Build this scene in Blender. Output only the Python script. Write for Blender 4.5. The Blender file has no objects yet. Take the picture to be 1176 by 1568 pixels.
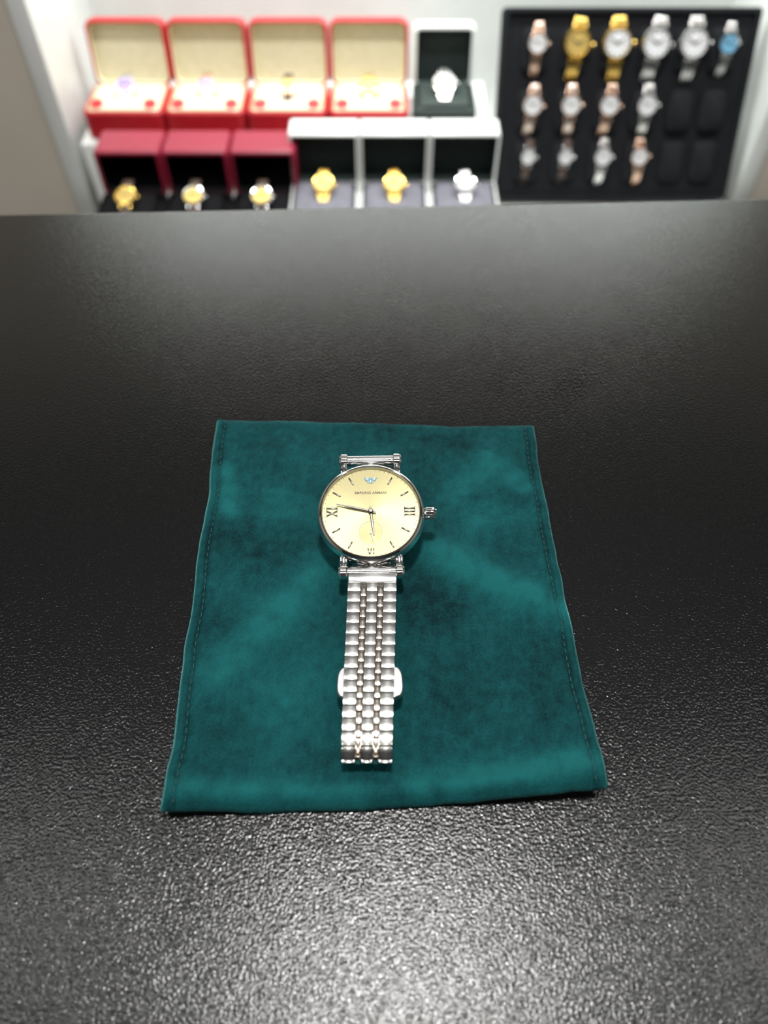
import bpy, bmesh, math, random
from mathutils import Matrix, Vector, noise
random.seed(7)
D = bpy.data
scene = bpy.context.scene
coll = scene.collection
scene.view_settings.view_transform = 'Standard'
T = Matrix.Translation
def R(a, ax): return Matrix.Rotation(math.radians(a), 4, ax)
OY = -0.137     # world y of the camera foot

# ------------------------------------------------------------------ materials
def mat(name, col, rough=0.5, metal=0.0, **kw):
    m = D.materials.new(name); m.use_nodes = True
    nt = m.node_tree; b = nt.nodes['Principled BSDF']
    b.inputs['Base Color'].default_value = (*col, 1)
    b.inputs['Roughness'].default_value = rough
    b.inputs['Metallic'].default_value = metal
    for k, v in kw.items():
        b.inputs[k.replace('_', ' ')].default_value = v
    return m
def add_noise(m, scale, c1, c2, bump=0, bdist=0.001, detail=3, coord='Object'):
    nt = m.node_tree; b = nt.nodes['Principled BSDF']
    tc = nt.nodes.new('ShaderNodeTexCoord'); n = nt.nodes.new('ShaderNodeTexNoise')
    n.inputs['Scale'].default_value = scale; n.inputs['Detail'].default_value = detail
    nt.links.new(tc.outputs[coord], n.inputs['Vector'])
    r = nt.nodes.new('ShaderNodeValToRGB')
    r.color_ramp.elements[0].position = .3; r.color_ramp.elements[1].position = .7
    r.color_ramp.elements[0].color = (*c1, 1); r.color_ramp.elements[1].color = (*c2, 1)
    nt.links.new(n.outputs['Fac'], r.inputs['Fac']); nt.links.new(r.outputs['Color'], b.inputs['Base Color'])
    if bump:
        bp = nt.nodes.new('ShaderNodeBump'); bp.inputs['Strength'].default_value = bump
        bp.inputs['Distance'].default_value = bdist
        nt.links.new(n.outputs['Fac'], bp.inputs['Height']); nt.links.new(bp.outputs['Normal'], b.inputs['Normal'])
    return m

STEEL = mat('polished_steel', (.88, .87, .85), .08, 1)
LINK = mat('link_steel', (.95, .94, .91), .22, 1)
BRUSH = mat('brushed_steel', (.42, .42, .42), .36, 1)
ROSE = mat('warm_steel', (.97, .86, .75), .18, 1)
DARKM = mat('dark_steel', (.10, .095, .085), .25, .9)
GOLD = mat('gold_metal', (.95, .66, .18), .18, 1)
ROSEG = mat('rose_gold_metal', (.85, .60, .46), .2, 1)
WDIAL = mat('white_dial', (.75, .76, .78), .3, 0)
GDIAL = mat('gold_dial', (.85, .60, .18), .35, .5)
BDIAL = mat('blue_dial', (.20, .50, .75), .3, .2)
PDIAL = mat('lilac_dial', (.50, .38, .85), .3, .1)
KDIAL = mat('pink_dial', (.85, .42, .60), .3, .1)
LEATH = add_noise(mat('strap_leather', (.05, .03, .02), .5), 400, (.05, .03, .02), (.09, .05, .035))
RED = add_noise(mat('red_leatherette', (.55, .01, .02), .4), 300, (.42, .008, .016), (.52, .014, .024), .2, .0003)
WINE = add_noise(mat('wine_leatherette', (.3, .02, .05), .4), 300, (.25, .012, .035), (.33, .02, .05), .2, .0003)
CREAM = add_noise(mat('cream_lining', (.80, .72, .5), .8), 200, (.68, .64, .45), (.76, .72, .53), .2, .0004)
BLACKV = add_noise(mat('black_velvet', (.008, .008, .008), .9, Specular_IOR_Level=.1), 300, (.004, .004, .005), (.009, .009, .010), .3, .0004)
GREENL = add_noise(mat('green_black_lining', (.01, .02, .015), .6), 300, (.014, .025, .022), (.022, .036, .032))
WHITEP = add_noise(mat('white_lacquer', (.85, .86, .84), .3), 20, (.80, .83, .80), (.86, .88, .86))
LAV = add_noise(mat('lavender_cushion', (.45, .44, .52), .7), 200, (.13, .128, .155), (.19, .185, .225))
FOAM = add_noise(mat('black_foam', (.012, .013, .015), .85, Specular_IOR_Level=.2), 500, (.005, .0055, .007), (.012, .013, .016), .4, .0005)
WALLW = add_noise(mat('white_wall_paint', (.8, .82, .8), .6), 8, (.55, .57, .56), (.6, .62, .6), .05, .001)
BEIGE = add_noise(mat('beige_wall_paint', (.45, .42, .38), .6), 10, (.58, .52, .44), (.62, .56, .48), .05, .001)
DARKW = add_noise(mat('charcoal_wall_panel', (.05, .05, .05), .5), 10, (.04, .04, .042), (.06, .06, .062), .05, .001)
CEIL = add_noise(mat('ceiling_paint', (.5, .5, .5), .8), 5, (.52, .52, .52), (.57, .57, .57))
FLOORM = add_noise(mat('floor_tile', (.2, .19, .18), .3), 3, (.36, .34, .32), (.44, .42, .40))
BODYM = add_noise(mat('counter_body_laminate', (.03, .03, .03), .5), 30, (.02, .02, .02), (.035, .035, .035))
INK = mat('dial_print', (.10, .08, .05), .5)
LOGO = mat('dial_emblem', (.30, .55, .66), .25, .6)

# champagne sunray dial
CHAMP = mat('champagne_sunray', (.80, .72, .47), .40, .38, Anisotropic=.7, Coat_Weight=.15, Coat_Roughness=.03, Specular_IOR_Level=.3)
def sunray(m, c1, c2):
    nt = m.node_tree; b = nt.nodes['Principled BSDF']
    tc = nt.nodes.new('ShaderNodeTexCoord')
    tg = nt.nodes.new('ShaderNodeTangent'); tg.direction_type = 'RADIAL'; tg.axis = 'Z'
    nt.links.new(tg.outputs[0], b.inputs['Tangent'])
    gr = nt.nodes.new('ShaderNodeTexGradient'); gr.gradient_type = 'RADIAL'
    nt.links.new(tc.outputs['Object'], gr.inputs['Vector'])
    n = nt.nodes.new('ShaderNodeTexNoise'); n.noise_dimensions = '1D'
    mul = nt.nodes.new('ShaderNodeMath'); mul.operation = 'MULTIPLY'; mul.inputs[1].default_value = 90
    nt.links.new(gr.outputs['Fac'], mul.inputs[0]); nt.links.new(mul.outputs[0], n.inputs['W'])
    n.inputs['Scale'].default_value = 3; n.inputs['Detail'].default_value = 4
    r = nt.nodes.new('ShaderNodeValToRGB')
    r.color_ramp.elements[0].color = (*c1, 1); r.color_ramp.elements[1].color = (*c2, 1)
    r.color_ramp.elements[0].position = .35; r.color_ramp.elements[1].position = .65
    nt.links.new(n.outputs['Fac'], r.inputs['Fac']); nt.links.new(r.outputs['Color'], b.inputs['Base Color'])
sunray(CHAMP, (.39, .345, .175), (.44, .395, .21))
SUBD = mat('subdial_grooved', (.34, .30, .145), .4, .38)
nt = SUBD.node_tree
wv = nt.nodes.new('ShaderNodeTexWave'); wv.wave_type = 'RINGS'; wv.rings_direction = 'Z'; wv.inputs['Scale'].default_value = 1500
tc = nt.nodes.new('ShaderNodeTexCoord'); nt.links.new(tc.outputs['Object'], wv.inputs['Vector'])
bp = nt.nodes.new('ShaderNodeBump'); bp.inputs['Strength'].default_value = .15; bp.inputs['Distance'].default_value = .0001
nt.links.new(wv.outputs['Fac'], bp.inputs['Height']); nt.links.new(bp.outputs['Normal'], nt.nodes['Principled BSDF'].inputs['Normal'])

# counter: black textured laminate
COUNTER = mat('black_textured_laminate', (.006, .0065, .0065), .16, 0, Specular_IOR_Level=.42)
nt = COUNTER.node_tree; b = nt.nodes['Principled BSDF']
tc = nt.nodes.new('ShaderNodeTexCoord')
n1 = nt.nodes.new('ShaderNodeTexNoise'); n1.inputs['Scale'].default_value = 1400; n1.inputs['Detail'].default_value = 2.0; n1.inputs['Roughness'].default_value = .5; n1.inputs['Distortion'].default_value = .15
nt.links.new(tc.outputs['Object'], n1.inputs['Vector'])
bp = nt.nodes.new('ShaderNodeBump'); bp.inputs['Strength'].default_value = 1.0; bp.inputs['Distance'].default_value = .00016
nt.links.new(n1.outputs['Fac'], bp.inputs['Height']); nt.links.new(bp.outputs['Normal'], b.inputs['Normal'])

# teal velvet
VELVET = mat('teal_velvet', (0, .06, .06), .85, 0)
nt = VELVET.node_tree; b = nt.nodes['Principled BSDF']
at = nt.nodes.new('ShaderNodeAttribute'); at.attribute_name = 'nap_shading'
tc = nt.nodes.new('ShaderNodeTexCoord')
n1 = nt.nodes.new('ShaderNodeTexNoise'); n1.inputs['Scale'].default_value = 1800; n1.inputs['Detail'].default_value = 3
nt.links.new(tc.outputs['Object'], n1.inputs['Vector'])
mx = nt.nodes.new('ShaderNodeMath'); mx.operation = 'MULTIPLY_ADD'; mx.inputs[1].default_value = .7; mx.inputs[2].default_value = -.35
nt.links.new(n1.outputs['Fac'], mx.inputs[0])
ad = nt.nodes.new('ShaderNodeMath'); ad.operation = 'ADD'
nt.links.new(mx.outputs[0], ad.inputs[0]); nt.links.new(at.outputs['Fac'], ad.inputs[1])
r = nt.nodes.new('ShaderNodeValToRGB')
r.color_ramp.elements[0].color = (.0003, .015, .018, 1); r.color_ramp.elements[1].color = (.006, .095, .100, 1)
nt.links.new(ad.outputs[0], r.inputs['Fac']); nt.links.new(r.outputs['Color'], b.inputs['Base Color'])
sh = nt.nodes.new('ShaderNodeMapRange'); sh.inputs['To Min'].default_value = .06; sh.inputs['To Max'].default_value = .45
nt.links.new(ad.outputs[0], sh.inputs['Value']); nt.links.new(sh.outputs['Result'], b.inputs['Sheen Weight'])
b.inputs['Sheen Roughness'].default_value = .4
b.inputs['Sheen Tint'].default_value = (.25, .8, .82, 1)
b.inputs['Specular IOR Level'].default_value = .12
bp = nt.nodes.new('ShaderNodeBump'); bp.inputs['Strength'].default_value = .6; bp.inputs['Distance'].default_value = .0003
nt.links.new(n1.outputs['Fac'], bp.inputs['Height']); nt.links.new(bp.outputs['Normal'], b.inputs['Normal'])
THREAD = add_noise(mat('teal_thread', (0, .07, .07), .7), 2000, (.001, .035, .035), (.003, .06, .055))

# ------------------------------------------------------------------ mesh helpers
def finish(name, bm, mats, parent=None, M=None, sharp=35, origin=None):
    bmesh.ops.recalc_face_normals(bm, faces=bm.faces)
    me = D.meshes.new(name)
    for f in bm.faces: f.smooth = True
    bm.to_mesh(me); bm.free()
    for m in mats: me.materials.append(m)
    me.set_sharp_from_angle(angle=math.radians(sharp))
    o = D.objects.new(name, me); coll.objects.link(o)
    if M is not None: o.matrix_world = M
    if parent is not None:
        o.parent = parent; o.matrix_parent_inverse = parent.matrix_world.inverted()
    return o
def empty(name, loc):
    e = D.objects.new(name, None); e.empty_display_size = .01; coll.objects.link(e)
    e.matrix_world = T(Vector(loc)); e.location = loc
    bpy.context.view_layer.update()
    return e
_cache = {}
def boxmesh(sx, sy, sz, bev, seg=2):
    key = (round(sx, 6), round(sy, 6), round(sz, 6), round(bev, 6), seg)
    if key not in _cache:
        bm = bmesh.new(); bmesh.ops.create_cube(bm, size=1)
        bmesh.ops.scale(bm, vec=(sx, sy, sz), verts=bm.verts)
        if bev > 0: bmesh.ops.bevel(bm, geom=bm.edges[:], offset=bev, segments=seg, affect='EDGES', profile=.5)
        me = D.meshes.new('tmp'); bm.to_mesh(me); bm.free(); _cache[key] = me
    return _cache[key]
def add_mesh(bm, me, M, mi=0):
    nv, nf = len(bm.verts), len(bm.faces)
    bm.from_mesh(me); bm.verts.ensure_lookup_table(); bm.faces.ensure_lookup_table()
    bmesh.ops.transform(bm, matrix=M, verts=bm.verts[nv:])
    for f in bm.faces[nf:]: f.material_index = mi
def box(bm, s, M=Matrix(), bev=0.0, mi=0, seg=2): add_mesh(bm, boxmesh(*s, bev, seg), M, mi)
def lathe(bm, prof, M=Matrix(), mi=0, n=64, mod=None, segmats=None):
    rings = []
    for r, z in prof:
        if r < 1e-7: rings.append([bm.verts.new(M @ Vector((0, 0, z)))])
        else:
            rings.append([bm.verts.new(M @ Vector(((r * (mod(i) if mod else 1)) * math.cos(2*math.pi*i/n), (r * (mod(i) if mod else 1)) * math.sin(2*math.pi*i/n), z))) for i in range(n)])
    for k in range(len(rings)-1):
        a, b_ = rings[k], rings[k+1]
        m_ = segmats[k] if segmats else mi
        for i in range(n):
            j = (i+1) % n
            if len(a) == 1 and len(b_) == 1: continue
            if len(a) == 1: f = bm.faces.new((a[0], b_[i], b_[j]))
            elif len(b_) == 1: f = bm.faces.new((a[i], a[j], b_[0]))
            else: f = bm.faces.new((a[i], a[j], b_[j], b_[i]))
            f.material_index = m_
def rrect(w, d, r, z, k=5):
    r = max(min(r, w/2-1e-5, d/2-1e-5), 1e-5); pts = []
    for cx, cy, a0 in ((w/2-r, d/2-r, 0), (-w/2+r, d/2-r, 90), (-w/2+r, -d/2+r, 180), (w/2-r, -d/2+r, 270)):
        for i in range(k+1):
            a = math.radians(a0 + 90*i/k); pts.append(Vector((cx+r*math.cos(a), cy+r*math.sin(a), z)))
    return pts
def loft(bm, loops, M=Matrix(), mats=None):
    rs = [[bm.verts.new(M @ p) for p in rrect(*l)] for l in loops]
    n = len(rs[0])
    f = bm.faces.new(rs[0][::-1]); f.material_index = mats[0] if mats else 0
    f = bm.faces.new(rs[-1]); f.material_index = mats[-1] if mats else 0
    for k in range(len(rs)-1):
        for i in range(n):
            f = bm.faces.new((rs[k][i], rs[k][(i+1) % n], rs[k+1][(i+1) % n], rs[k+1][i]))
            f.material_index = mats[k] if mats else 0
def slab(name, x0, x1, y0, y1, z0, z1, m, bev=0.0, parent=None):
    bm = bmesh.new(); c = Vector(((x0+x1)/2, (y0+y1)/2, (z0+z1)/2))
    box(bm, (x1-x0, y1-y0, z1-z0), Matrix(), bev, 0, 3)
    return finish(name, bm, [m], parent, T(c))

# ------------------------------------------------------------------ room shell
WY = .84 + OY      # face plane of the wall with the display niche
SZ = .685          # shelf top
slab('floor', -2.6, 2.6, -2.6, WY+.5, -.05, 0, FLOORM)
slab('ceiling', -2.6, 2.6, -2.6, WY+.5, 2.75, 2.8, CEIL)
slab('wall_left', -2.65, -2.6, -2.6, WY+.5, 0, 2.75, WALLW)
slab('wall_right', 2.6, 2.65, -2.6, WY+.5, 0, 2.75, WALLW)
slab('wall_front', -2.6, 2.6, -2.65, -2.6, 0, 2.75, DARKW)
NX0, NX1, NZ0, NZ1 = -.345, .41, SZ, 1.18
bm = bmesh.new()
def wpiece(x0, x1, z0, z1, mi=0, d=.45):
    box(bm, (x1-x0, d, z1-z0), T(((x0+x1)/2, WY+.45-d/2, (z0+z1)/2)), 0, mi)
wpiece(-2.6, NX0-.02, 0, 2.75); wpiece(NX1+.02, 2.6, 0, 2.75)
wpiece(NX0-.02, NX1+.02, NZ1+.02, 2.75); wpiece(NX0-.02, NX1+.02, 0, NZ0-.03)
box(bm, (5.2, .02, 1.3), T((0, WY-.01, 2.1)), .002, 1)
wall = finish('wall_back', bm, [BEIGE, DARKW])
bm = bmesh.new()
yb = 1.02 + OY; yf = WY - .006
for x in (NX0-.01, NX1+.01): box(bm, (.02, yb-yf, NZ1-NZ0+.06), T((x, (yb+yf)/2, (NZ0+NZ1)/2)), .002)
box(bm, (NX1-NX0+.04, .01, NZ1-NZ0+.06), T(((NX0+NX1)/2, yb+.005, (NZ0+NZ1)/2)), 0)
box(bm, (NX1-NX0+.04, yb-yf, .02), T(((NX0+NX1)/2, (yb+yf)/2, NZ1+.01)), .002)
finish('niche_lining', bm, [WHITEP], wall)
bm = bmesh.new()
box(bm, (.73, yb-.002-(.60+OY), .028), T((.035, (yb-.002+.60+OY)/2, NZ0-.0142)), .002)
finish('display_shelf', bm, [WHITEP])
bm = bmesh.new(); box(bm, (.455, .15, .757-SZ-.0004), T((-.107, .902+OY, (.757+SZ)/2)), .003)
finish('shelf_riser', bm, [WHITEP])

# ------------------------------------------------------------------ counter
cr = R(2.15, 'Z')
bm = bmesh.new()
box(bm, (2.2, .75, .04), Matrix(), .0015, 0, 3)
ctr = cr @ Vector((0, .1778-.375, 0))
counter = finish('counter', bm, [COUNTER], None, T((ctr.x, ctr.y, .98)) @ cr)
bm = bmesh.new()
box(bm, (2.1, .66, .956), T((0, -.02, 0)), .003)
box(bm, (2.05, .60, .05), T((0, -.02, -.44)), .003)
finish('counter_body', bm, [BODYM], counter, T((ctr.x, ctr.y, .481)) @ cr)

# ------------------------------------------------------------------ velvet pouch
TL, TR, BR, BL = Vector((-.0575, .0462)), Vector((.0508, .0425)), Vector((.0545, -.0800)), Vector((-.0542, -.0850))
def seg_d(p, a, b_):
    ab = b_-a; t = max(0, min(1, (p-a).dot(ab)/ab.length_squared)); return (p-(a+ab*t)).length
nap_sheen = [((.014, -.010), (.050, -.030), .0050, .8), ((-.014, -.012), (-.046, -.050), .006, .6), ((-.052, .022), (-.048, .006), .0035, .6),  # brushed pile streaks; their bright and dark sheen is painted into base colour
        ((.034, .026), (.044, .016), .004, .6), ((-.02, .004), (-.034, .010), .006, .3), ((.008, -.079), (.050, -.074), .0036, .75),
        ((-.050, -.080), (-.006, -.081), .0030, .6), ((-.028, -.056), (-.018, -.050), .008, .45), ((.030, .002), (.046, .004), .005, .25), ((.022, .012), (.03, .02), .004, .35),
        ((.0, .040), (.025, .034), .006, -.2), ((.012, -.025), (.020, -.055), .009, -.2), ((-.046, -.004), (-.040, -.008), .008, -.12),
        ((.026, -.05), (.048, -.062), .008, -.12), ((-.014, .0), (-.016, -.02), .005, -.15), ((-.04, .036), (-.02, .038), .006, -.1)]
def hgt(p, u, v):
    q = Vector((p.x*38, p.y*38, 3.1)); f = noise.noise(q)*.55 + noise.noise(q*2.3)*.25
    wd = seg_d(p, Vector((-.003, .01)), Vector((-.004, -.075)))
    f *= min(1, max(.12, (wd-.006)/.02))
    ridge = math.exp(-(seg_d(p, Vector((.014, -.008)), Vector((.052, -.032)))/.006)**2)*.9
    ridge += math.exp(-(seg_d(p, Vector((-.016, -.014)), Vector((-.048, -.055)))/.007)**2)*.7
    return (f + ridge*.9)*.0019
NU, NV = 150, 170
bm = bmesh.new()
def edgewob(t, s): return noise.noise(Vector((t*6, s*7.7, 0)))*.0008 + noise.noise(Vector((t*18, s*3.3, 5)))*.0003
top, bot, nap_shading = {}, {}, []
W_, H_ = .1085, .127
def liftf(u, v):
    dr, db, dl = (1-u)*W_, v*H_, u*W_
    return .0040*math.exp(-((dr/.022)**2+(db/.02)**2)) + .0015*math.exp(-((dl/.012)**2+(db/.012)**2)) + .0012*max(0, math.sin(u*9+1))*math.exp(-(db/.01)**2) + .0006*max(0, math.sin(v*14))*math.exp(-(dr/.006)**2)
for j in range(NV+1):
    for i in range(NU+1):
        u = i/NU; v = j/NV
        p = (BL*(1-u)+BR*u)*(1-v) + (TL*(1-u)+TR*u)*v
        p = p + Vector((edgewob(v, 1)*(1-u) + edgewob(v, 2)*u, edgewob(u, 3)*(1-v) + edgewob(u, 4)*v))
        p.y += -.0018*math.sin(math.pi*u)*(1-v)*0.6
        dl, dr, db, dt = u*W_, (1-u)*W_, v*H_, (1-v)*H_
        d = min(dl, dr, dt, db)
        k = 1-math.exp(-(d/.0011)) if d > 0 else 0
        th = .0030*k + (hgt(p, u, v))*min(1, d/.008)
        th += .0015*math.exp(-((db-.004)/.0028)**2)*k
        for dd in (dl, dr):
            th -= .0011*math.exp(-((dd-.0034)/.0006)**2)
            th += .0004*math.exp(-((dd-.0017)/.0009)**2)
        zb = 1.0003+liftf(u, v)
        edge = (i in (0, NU) or j in (0, NV))
        zt = zb + max(.0010, th) if not edge else zb+.0007
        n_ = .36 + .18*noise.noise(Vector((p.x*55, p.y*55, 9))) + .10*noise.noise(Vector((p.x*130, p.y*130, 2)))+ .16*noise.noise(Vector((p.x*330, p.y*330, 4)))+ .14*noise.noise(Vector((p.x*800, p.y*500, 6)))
        for a, b_, w, amp in nap_sheen:
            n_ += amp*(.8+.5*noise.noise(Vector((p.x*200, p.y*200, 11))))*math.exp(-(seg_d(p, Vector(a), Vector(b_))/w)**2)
        n_ += .35*math.exp(-((dl)/.0012)**2) - .3*math.exp(-((dl-.0034)/.0007)**2) - .3*math.exp(-((dr-.0034)/.0007)**2)  # stitch-groove shade and a lighter left rim, painted into the colour
        top[i, j] = bm.verts.new((p.x, p.y, zt)); nap_shading.append(max(0, min(1, n_)))
for j in range(NV+1):
    for i in range(NU+1):
        if i in (0, NU) or j in (0, NV): bot[i, j] = top[i, j]
        else:
            t_ = top[i, j].co
            bot[i, j] = bm.verts.new((t_.x, t_.y, 1.0002+liftf(i/NU, j/NV))); nap_shading.append(.3)
for j in range(NV):
    for i in range(NU):
        bm.faces.new((top[i, j], top[i+1, j], top[i+1, j+1], top[i, j+1]))
        bm.faces.new((bot[i, j], bot[i, j+1], bot[i+1, j+1], bot[i+1, j]))
bm.verts.index_update()
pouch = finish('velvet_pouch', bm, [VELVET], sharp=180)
a = pouch.data.attributes.new('nap_shading', 'FLOAT', 'POINT'); a.data.foreach_set('value', nap_shading)
from mathutils.bvhtree import BVHTree
bvh = BVHTree.FromObject(pouch, bpy.context.evaluated_depsgraph_get())
bm = bmesh.new()
for side in (0, 1):
    A, B = (BL, TL) if side == 0 else (BR, TR)
    off = .0034 if side == 0 else -.0034
    N = 58
    for k in range(1, N):
        p = A.lerp(B, k/N); q = A.lerp(B, (k+.5)/N); ang = math.atan2(q.y-p.y, q.x-p.x)
        wob = edgewob(k/N, side+1)
        hit = bvh.ray_cast(Vector((p.x+off+wob, p.y, 1.05)), Vector((0, 0, -1)))
        if hit[0]:
            box(bm, (.0014, .00035, .0004), T(hit[0]+Vector((0, 0, -.00002))) @ Matrix.Rotation(ang, 4, 'Z'), .00015)
finish('stitching', bm, [THREAD], pouch)

# ------------------------------------------------------------------ main wristwatch
HM = T((-.0038, -.0053, 1.017)) @ R(1.0, 'Z') @ R(12, 'X')
watch = empty('wristwatch', (-.0038, -.0053, 1.017))
bm = bmesh.new()
lathe(bm, [(0, -.0060), (.0125, -.0060), (.0138, -.0055), (.0146, -.0046), (.0153, -.0036), (.0157, -.0022), (.0157, -.0008), (.01535, .0003), (.0149, .0010), (.0145, .00125), (.01415, .0011), (.0139, .0006), (.0139, -.0001)], n=128)
BYL = .01765
for s in (1, -1):   # T-bar lugs
    for x in (-.0079, .0079):
        box(bm, (.0023, .0050, .0034), T((x, s*.0152, -.0024)) @ R(-s*8, 'X'), .0006)
    lathe(bm, [(0, -.0072), (.0016, -.0072), (.0016, .0072), (0, .0072)], T((0, s*BYL, -.0018)) @ R(90, 'Y'), n=32)
    for x in (-1, 1):
        lathe(bm, [(0, -.0013), (.0018, -.0013), (.00215, -.0009), (.00215, .0006), (.0017, .0012), (.0009, .00135), (0, .00137)], T((x*.0080, s*BYL, -.0018)) @ R(90*x, 'Y'), n=32)
finish('case', bm, [STEEL], watch, HM)
bm = bmesh.new()
flute = lambda i: 1.0 if (i//2) % 2 else .88
CM = T((.0153, 0, -.0015)) @ R(90, 'Y')
lathe(bm, [(0, 0), (.0009, 0), (.0009, .0008), (.0012, .0008)], CM, n=32)
lathe(bm, [(0, .0005), (.0016, .0005), (.0019, .0008), (.0019, .0029), (.0016, .0033)], CM, n=56, mod=flute)
lathe(bm, [(.0015, .0032), (.0013, .0037), (.0007, .0040), (0, .0041)], CM, n=32)
finish('crown', bm, [STEEL], watch, HM)
bm = bmesh.new(); lathe(bm, [(.0139, 0), (.010, 0), (.005, 0), (.001, 0), (0, 0)], n=128)
finish('dial', bm, [CHAMP], watch, HM)
SY = -.0066
bm = bmesh.new(); lathe(bm, [(.0036, .00005), (.002, .00005), (0, .00005)], n=64)
finish('subdial', bm, [SUBD], watch, HM @ T((0, SY, 0)))
bm = bmesh.new()
lathe(bm, [(.0036, .00003), (.0036, .00012), (.00375, .00012), (.00375, .00003)], T((0, SY, 0)), n=64, mi=1)
for k in range(12):
    if k % 3 == 0: continue
    ang = -30*k; L = .0026
    rr = .0114
    if k in (5, 7): rr, L = .0118, .0022
    box(bm, (.00034, L, .0003), R(ang, 'Z') @ T((0, rr, .0002)), .00008, 1)
for dy in (-.0010, 0, .0010): box(bm, (.0030, .00036, .0003), T((.0112, dy, .0002)), .00008, 1)
for dx in (.0097, .0127): box(bm, (.00018, .0030, .0003), T((dx, 0, .0002)), .00005, 1)
box(bm, (.0030, .00036, .0003), T((-.0112, .0012, .0002)), .00008, 1)
for a_ in (27, -27): box(bm, (.0032, .00034, .0003), T((-.0112, -.0004, .0002)) @ R(a_, 'Z'), .00008, 1)
for dx in (-.0097, -.0127): box(bm, (.00018, .0030, .0003), T((dx, 0, .0002)), .00005, 1)
for dx, a_ in ((-.0007, 14), (-.00015, -14), (.0007, 0)): box(bm, (.00028, .0017, .0003), T((dx, -.01215, .0002)) @ R(a_, 'Z'), .00006, 1)
for k in range(60):
    if k % 5: box(bm, (.00010, .00030, .0001), R(6*k, 'Z') @ T((0, .01345, .00008)), 0, 2)
finish('hour_markers', bm, [STEEL, DARKM, INK], watch, HM)
bm = bmesh.new()
for s in (-1, 1):
    for k, L in enumerate((.0016, .0013, .0010, .0006)):
        box(bm, (L, .00030, .0002), T((s*(.00030+L/2), .0108-k*.00046, .00015)) @ R(s*6, 'Z'), .00005)
box(bm, (.0006, .0016, .00025), T((0, .0101, .00018)), .0001)
finish('emblem', bm, [LOGO], watch, HM)
cu = D.curves.new('txt', 'FONT'); cu.body = 'EMPORIO ARMANI'; cu.size = 1; cu.align_x = 'CENTER'; cu.space_character = 1.05; cu.offset = .008
to = D.objects.new('txt', cu); coll.objects.link(to); bpy.context.view_layer.update()
me = D.meshes.new_from_object(to.evaluated_get(bpy.context.evaluated_depsgraph_get()))
xs = [v.co.x for v in me.vertices]; sc = .0092/(max(xs)-min(xs))
D.objects.remove(to)
me.materials.clear(); me.materials.append(INK); me.name = 'dial_lettering'
o = D.objects.new('dial_lettering', me); coll.objects.link(o)
o.matrix_world = HM @ T((0, .0058, .00012)) @ Matrix.Scale(sc, 4)
o.parent = watch; o.matrix_parent_inverse = watch.matrix_world.inverted()
def hand(bm, ang, L, w, z, tail=.0015, mi=0):
    M = R(-ang, 'Z') @ T((0, 0, z)); h = .00012
    pts = [(-w*.35, -tail), (w*.35, -tail), (w*.5, 0), (w*.5, L*.6), (w*.15, L), (-w*.15, L), (-w*.5, L*.6), (-w*.5, 0)]
    lo = [bm.verts.new(M @ Vector((x, y, 0))) for x, y in pts]; up = [bm.verts.new(M @ Vector((x*.6, y, h))) for x, y in pts]
    bm.faces.new(lo[::-1]).material_index = mi; bm.faces.new(up).material_index = mi
    for i in range(len(pts)):
        j = (i+1) % len(pts); bm.faces.new((lo[i], lo[j], up[j], up[i])).material_index = mi
bm = bmesh.new()
hand(bm, 173.5, .0074, .0007, .00055)
hand(bm, 283, .0102, .00062, .00085)
lathe(bm, [(.0007, .0001), (.0007, .0011), (.0005, .0013), (0, .0013)], n=32)
bmt = bmesh.new(); hand(bmt, 168, .0031, .00025, .0003, .001); lathe(bmt, [(.0003, .0001), (.0003, .0005), (0, .0005)], n=16)
mt = D.meshes.new('t'); bmt.to_mesh(mt); bmt.free(); add_mesh(bm, mt, T((0, SY, 0)), 0)
finish('hands', bm, [DARKM], watch, HM)

# bracelet path (y,z)
ctl = [(-.0226, 1.0118), (-.0262, 1.0112), (-.034, 1.0112), (-.046, 1.0116), (-.056, 1.0118), (-.066, 1.0116), (-.0706, 1.0114), (-.0732, 1.0103), (-.0742, 1.0082), (-.0732, 1.0061), (-.0706, 1.0050), (-.066, 1.0050), (-.050, 1.0050), (-.030, 1.0050), (-.010, 1.0050), (.004, 1.0050), (.0108, 1.0062), (.0148, 1.0100), (.0150, 1.0145), (.0124, 1.0180)]
def cat(p0, p1, p2, p3, t):
    return tuple(.5*((2*p1[i]) + (-p0[i]+p2[i])*t + (2*p0[i]-5*p1[i]+4*p2[i]-p3[i])*t*t + (-p0[i]+3*p1[i]-3*p2[i]+p3[i])*t**3) for i in (0, 1))
path = []
cc = [ctl[0]]+ctl+[ctl[-1]]
for k in range(len(ctl)-1):
    for s in range(20): path.append(cat(cc[k], cc[k+1], cc[k+2], cc[k+3], s/20))
path.append(ctl[-1])
cum = [0]
for k in range(1, len(path)): cum.append(cum[-1]+math.dist(path[k], path[k-1]))
LT = cum[-1]
def at_s(s):
    s = max(0, min(LT-1e-6, s))
    lo = 0
    while cum[lo+1] < s: lo += 1
    t = (s-cum[lo])/max(1e-9, cum[lo+1]-cum[lo]); a_, b_ = path[lo], path[lo+1]
    return (a_[0]+(b_[0]-a_[0])*t, a_[1]+(b_[1]-a_[1])*t)
def frame(s, h=.0016):
    p0 = at_s(s-h); p1 = at_s(s+h); p = ((p0[0]+p1[0])/2, (p0[1]+p1[1])/2)
    tx = Vector((0, p1[0]-p0[0], p1[1]-p0[1])).normalized()
    X = Vector((-1, 0, 0)); N = X.cross(tx)
    cx = -.0032 + (p[0]+.023)*.020
    M = Matrix.Identity(4); M.col[0] = (*X, 0); M.col[1] = (*tx, 0); M.col[2] = (*N, 0); M.col[3] = (cx, p[0], p[1], 1)
    return M
bm = bmesh.new()
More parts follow.
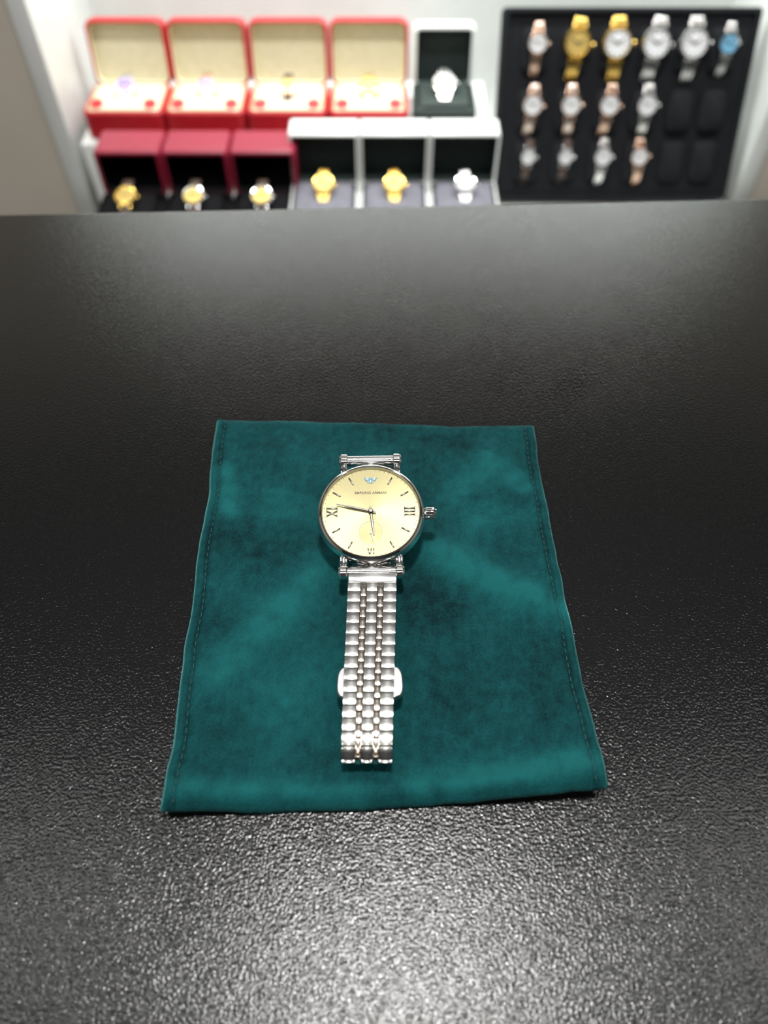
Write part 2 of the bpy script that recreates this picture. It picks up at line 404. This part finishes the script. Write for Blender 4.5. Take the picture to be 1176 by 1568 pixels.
s = .0030; p = .0033
M = frame(.0020); box(bm, (.0136, .0030, .0024), M, .0005, 0)
q = lambda v: round(v, 4)
while s < LT-.0015:
    w = (1 - .09*min(1, s/.052))
    M = frame(s+p/2, .0015); Mc = frame(s+p, .0015)
    for sx in (-1, 1):
        box(bm, (round(.0036*w, 5), .00310, .0020), M @ T((sx*.0050*w, 0, 0)), .00020, 0)
        box(bm, (round(.00150*w, 5), .00305, .0020), Mc @ T((sx*.00235*w, 0, .00003)), .00022, 1)
    box(bm, (round(.0029*w, 5), .00308, .0020), M @ T((0, 0, .00002)), .00020, 0)
    box(bm, (q(.0118*w), .0034, .0007), M @ T((0, 0, -.0003)), 0, 2)  # dark core strip standing in for the shade between links
    s += p
finish('bracelet', bm, [LINK, ROSE, DARKM], watch)
# butterfly clasp
bm = bmesh.new()
Mk = T((-.0036, -.0548, 1.0094)) @ R(1, 'Z')
def wing(bm, sx):
    pts = []
    for k in range(13):
        t = -1+2*k/12; pts.append((sx*(.0060+.0025*math.sqrt(max(0, 1-(abs(t))**3.2)) - .0002*t), t*.0046))
    pts = [(sx*.0045, -.0046)] + pts + [(sx*.0045, .0046)]
    h0, h1 = -.0006, .0014
    lo = [bm.verts.new(Mk @ Vector((x, y, h0))) for x, y in pts]
    mid = [bm.verts.new(Mk @ Vector((x, y, h1-.0004))) for x, y in pts]
    up = [bm.verts.new(Mk @ Vector((x-sx*.0003, y*.95, h1))) for x, y in pts]
    bm.faces.new(lo); bm.faces.new(up)
    for a_, b_ in ((lo, mid), (mid, up)):
        for i in range(len(pts)):
            j = (i+1) % len(pts); bm.faces.new((a_[i], a_[j], b_[j], b_[i]))
wing(bm, -1); wing(bm, 1)
box(bm, (.0110, .030, .0009), Mk @ T((0, 0, -.0014)), .0003)
finish('butterfly_clasp', bm, [BRUSH], watch)

# ------------------------------------------------------------------ small watches for the display
WM = [STEEL, GOLD, ROSEG, WDIAL, GDIAL, BDIAL, PDIAL, KDIAL, LEATH, INK]
def mini(bm, M, r=.014, case=0, dial=3, strap=0, l1=.02, l2=.03, Rc=.03, sw=.014):
    lathe(bm, [(0, 0), (r*.9, 0), (r, .002), (r, .005), (r*.93, .0066), (r*.82, .0068), (r*.80, .006), (0, .006)], M, n=40, segmats=[case]*6+[dial])
    for k in range(12): box(bm, (r*.07, r*.16, .0006), M @ R(30*k, 'Z') @ T((0, r*.66, .0063)), 0, 9)
    box(bm, (r*.09, r*.55, .0005), M @ R(60, 'Z') @ T((0, r*.25, .0070)), 0, 9)
    box(bm, (r*.11, r*.42, .0005), M @ R(-60, 'Z') @ T((0, r*.2, .0067)), 0, 9)
    lathe(bm, [(0, 0), (r*.14, 0), (r*.14, r*.18), (0, r*.2)], M @ T((r, 0, .0035)) @ R(90, 'Y'), case, 12)
    for s in (1, -1):
        for x in (-1, 1): box(bm, (.0022, r*.35, .003), M @ T((x*sw*.5, s*r*1.02, .0028)) @ R(-s*15, 'X'), .0006, case)
        L = l1 if s == 1 else l2; pt = .0042; k = 0
        while k*pt < L:
            a_ = (k+.5)*pt/Rc; y = s*(r*.98 + Rc*math.sin(min(a_, 1.5))); z = .003 - Rc*(1-math.cos(min(a_, 1.5)))
            if a_ > 1.5: z -= (a_-1.5)*Rc
            w = sw*(1-.02*k)
            Ml = M @ T((0, y, z)) @ Matrix.Rotation(-s*min(a_, 1.5), 4, 'X')
            if strap == 8: box(bm, (w, pt*1.02, .0022), Ml, .0003, 8)
            else:
                for x, ww, mm in ((-.34, .30, case), (0, .36, strap), (.34, .30, case)):
                    box(bm, (round(w*ww, 4), pt*.9, .0024), Ml @ T((w*x, 0, 0)), .0006, mm)
            k += 1

# ------------------------------------------------------------------ watch boxes
def tray(bm, M, w, d, h, wall, depth, r):
    loft(bm, [(w-.004, d-.004, r, 0), (w, d, r, .002), (w, d, r, h-.002), (w-.003, d-.003, r, h), (w-2*wall, d-2*wall, r*.7, h), (w-2*wall, d-2*wall, r*.7, h-depth)], M, [0, 0, 0, 0, 1, 1])
def watch_box(name, x, yp, z0, w, d, hb, lid, lt, m_out, m_in, m_cush, m_top, lean=8, cush_h=.0, wcfg=None, spot=False, r=.006, wall=.004, drop=.005):
    root = empty(name, (x, yp+OY-d/2, z0))
    bm = bmesh.new(); tray(bm, T((x, yp+OY-d/2, z0)), w, d, hb, wall, hb*.6, r)
    finish('base', bm, [m_out, m_in], root)
    bm = bmesh.new()
    ML = T((x, yp+OY+.0006, z0+hb-drop)) @ R(-lean, 'X') @ T((0, lt, (lid+drop)/2)) @ R(90, 'X')
    tray(bm, ML, w, lid+drop, lt, wall, lt*.75, r)
    finish('lid', bm, [m_top, m_in], root)
    bm = bmesh.new()
    cz = z0+hb*.45; ch = hb*.55+cush_h
    cw, cd = w-2*wall-.003, d-2*wall-.003
    loft(bm, [(cw, cd, .004, cz), (cw, cd, .006, cz+ch*.75), (cw-.004, cd-.004, .008, cz+ch*.93), (cw-.014, cd-.014, .008, cz+ch)], T((x, yp+OY-d/2, 0)))
    if spot:
        for sx in (-1, 1):
            lathe(bm, [(0, 0), (.007, 0), (.007, .001), (0, .0012)], T((x+sx*w*.33, yp+OY-d*.80, cz+ch+.0005)) @ R(15, 'X'), 1, 24)
    finish('cushion', bm, [m_cush, RED], root)
    if wcfg:
        bm = bmesh.new(); c = Vector((x, yp+OY-d*.45, cz+ch+.0005))
        mini(bm, R(22, 'X'), **wcfg)
        finish('boxed_watch', bm, WM, root, T(c+Vector((0, 0, .004))))
    return root
X4 = [-.282, -.194, -.105, -.0165]
cf = [dict(dial=6, strap=0), dict(dial=7, strap=2, case=2), dict(dial=4, case=2, strap=8, r=.010), dict(dial=4, case=1, strap=0)]
for x, c in zip(X4, cf):
    c.update(sw=.010, l1=.012, l2=.016, Rc=.016, r=c.get('r', .0115))
    watch_box('red_watch_box', x, .905, .7572, .087, .070, .030, .060, .016, RED, CREAM, CREAM, RED, 12, .002, c, True, .010, .0035)
watch_box('green_watch_box', .066, .905, .7572, .068, .066, .030, .055, .020, GREENL, GREENL, GREENL, WHITEP, 8, .004, dict(dial=3, r=.013, sw=.013, l1=.014, l2=.018, Rc=.018), False)
ZB = SZ+.0003
for x in (-.2600, -.1915, -.1230):
    watch_box('wine_watch_box', x, .748, ZB, .067, .070, .748-ZB, .043, .043, BLACKV, BLACKV, BLACKV, WINE, 0, .006, dict(dial=4, case=1 if x < -.2 else 0, r=.0112, strap=8, sw=.010, l1=.012, l2=.018, Rc=.018), False, .005)
for x, dd, cs in ((-.0615, 4, 1), (.0105, 4, 1), (.0825, 3, 0)):
    watch_box('white_watch_box', x, .765, ZB, .0712, .070, .750-ZB, .050, .032, WHITEP, GREENL, LAV, WHITEP, 0, .007, dict(dial=dd, case=cs, r=.0112, strap=cs, sw=.010, l1=.012, l2=.018, Rc=.018), False, .003, .003)

# ------------------------------------------------------------------ black display board with watches
bt = math.degrees(math.atan2(.07, .159)); EX = .0155; PL = .1737+EX-.001
B0 = Vector((.261, .83+OY-.0062, .7015-.0092))
PM = T(B0) @ R(90-bt, 'X')        # local y runs up the board, z faces the viewer
board = empty('watch_display_board', B0)
bm = bmesh.new()
loft(bm, [(.272, PL, .004, -.016), (.272, PL, .004, -.002), (.268, PL-.004, .004, 0), (.260, PL-.010, .003, 0), (.260, PL-.010, .003, -.004)], PM @ T((0, PL/2, 0)))
cols = [.162-.261, .204-.261, .246-.261, .287-.261, .327-.261, .363-.261]
rows = [.829*.1737+EX-.006, .492*.1737+EX-.005, .19*.1737+EX-.004]
for cx in cols:
    for ry in rows:
        loft(bm, [(.028, .042, .006, -.004), (.028, .042, .008, .0005), (.020, .034, .008, .004)], PM @ T((cx, ry-.004, 0)))
finish('board', bm, [FOAM], board)
bm = bmesh.new(); box(bm, (.16, .004, .16), T((.261, .935+OY, SZ+.083)) @ R(14, 'X'), .001)
finish('easel_leg', bm, [FOAM], board)
grid = [[(2, 3, 2), (1, 4, 1), (1, 3, 1), (0, 3, 0), (0, 3, 0), (0, 5, 0)],
        [(2, 3, 0), (2, 3, 0), (2, 3, 2), (0, 3, 0), None, None],
        [(0, 3, 8), (0, 3, 8), (0, 3, 0), (2, 3, 2), None, None]]
bm = bmesh.new()
for r_, rowc in enumerate(grid):
    for c_, g in enumerate(rowc):
        if not g: continue
        rr = (.0110, .0150, .0160, .0160, .0160, .0110)[c_] if r_ == 0 else (.0118 if r_ == 1 else (.009 if c_ < 2 else .0105))
        mini(bm, PM @ T((cols[c_], rows[r_]+.002, .0045)) @ R(random.uniform(-6, 6), 'Z'), r=rr, case=g[0], dial=g[1], strap=g[2], l1=.008, l2=.026, Rc=.022, sw=rr*.85)
finish('display_wristwatches', bm, WM, board)

# ------------------------------------------------------------------ lights
def ceiling_light(x, y, s, power, col=(1, .97, .93)):
    bm = bmesh.new()
    loft(bm, [(s+.04, s+.04, .01, 0), (s+.04, s+.04, .01, -.012), (s, s, .005, -.012), (s, s, .005, -.006)], T((x, y, 2.7495)))
    o = finish('ceiling_light', bm, [WHITEP])
    l = D.lights.new('led_panel', 'AREA'); l.shape = 'SQUARE'; l.size = s*.97; l.energy = power; l.color = col
    lo = D.objects.new('led_panel', l); coll.objects.link(lo); lo.location = (x, y, 2.735)
    lo.parent = o
ceiling_light(.03, .08, .20, 29, (1, .985, .96))
for x in (-.9, .9):  # added fill panels, no known fixtures; they brighten bracelet and counter
    for y in (-.9, .25): ceiling_light(x, y, .3, 5.5, (1, .985, .96))
ceiling_light(0, -1.3, .3, 5, (1, .985, .96))  # one more added fill panel, behind the camera
bm = bmesh.new(); box(bm, (.70, .03, .012), T((.033, .93+OY, 1.172)), .002); nb = finish('led_light_bar', bm, [WHITEP], wall)
l = D.lights.new('led_bar', 'AREA'); l.shape = 'RECTANGLE'; l.size = .68; l.size_y = .025; l.energy = 3.3; l.color = (.97, 1, .98)
lo = D.objects.new('led_bar', l); coll.objects.link(lo); lo.location = (.033, .93+OY, 1.164); lo.parent = nb

w = D.worlds.new('World'); scene.world = w; w.use_nodes = True
w.node_tree.nodes['Background'].inputs['Color'].default_value = (.8, .85, .9, 1)
w.node_tree.nodes['Background'].inputs['Strength'].default_value = .3

# ------------------------------------------------------------------ camera
cam = D.cameras.new('camera'); co = D.objects.new('camera', cam); coll.objects.link(co)
cam.sensor_fit = 'HORIZONTAL'; cam.sensor_width = 26; cam.lens = 26
co.location = (0, OY, 1.195); co.rotation_euler = (math.radians(90-53.5), 0, 0)
cam.clip_start = .01; cam.clip_end = 50
cam.dof.use_dof = True; cam.dof.focus_distance = .222; cam.dof.aperture_fstop = 8.5
scene.camera = co
for m in list(_cache.values()): D.meshes.remove(m)
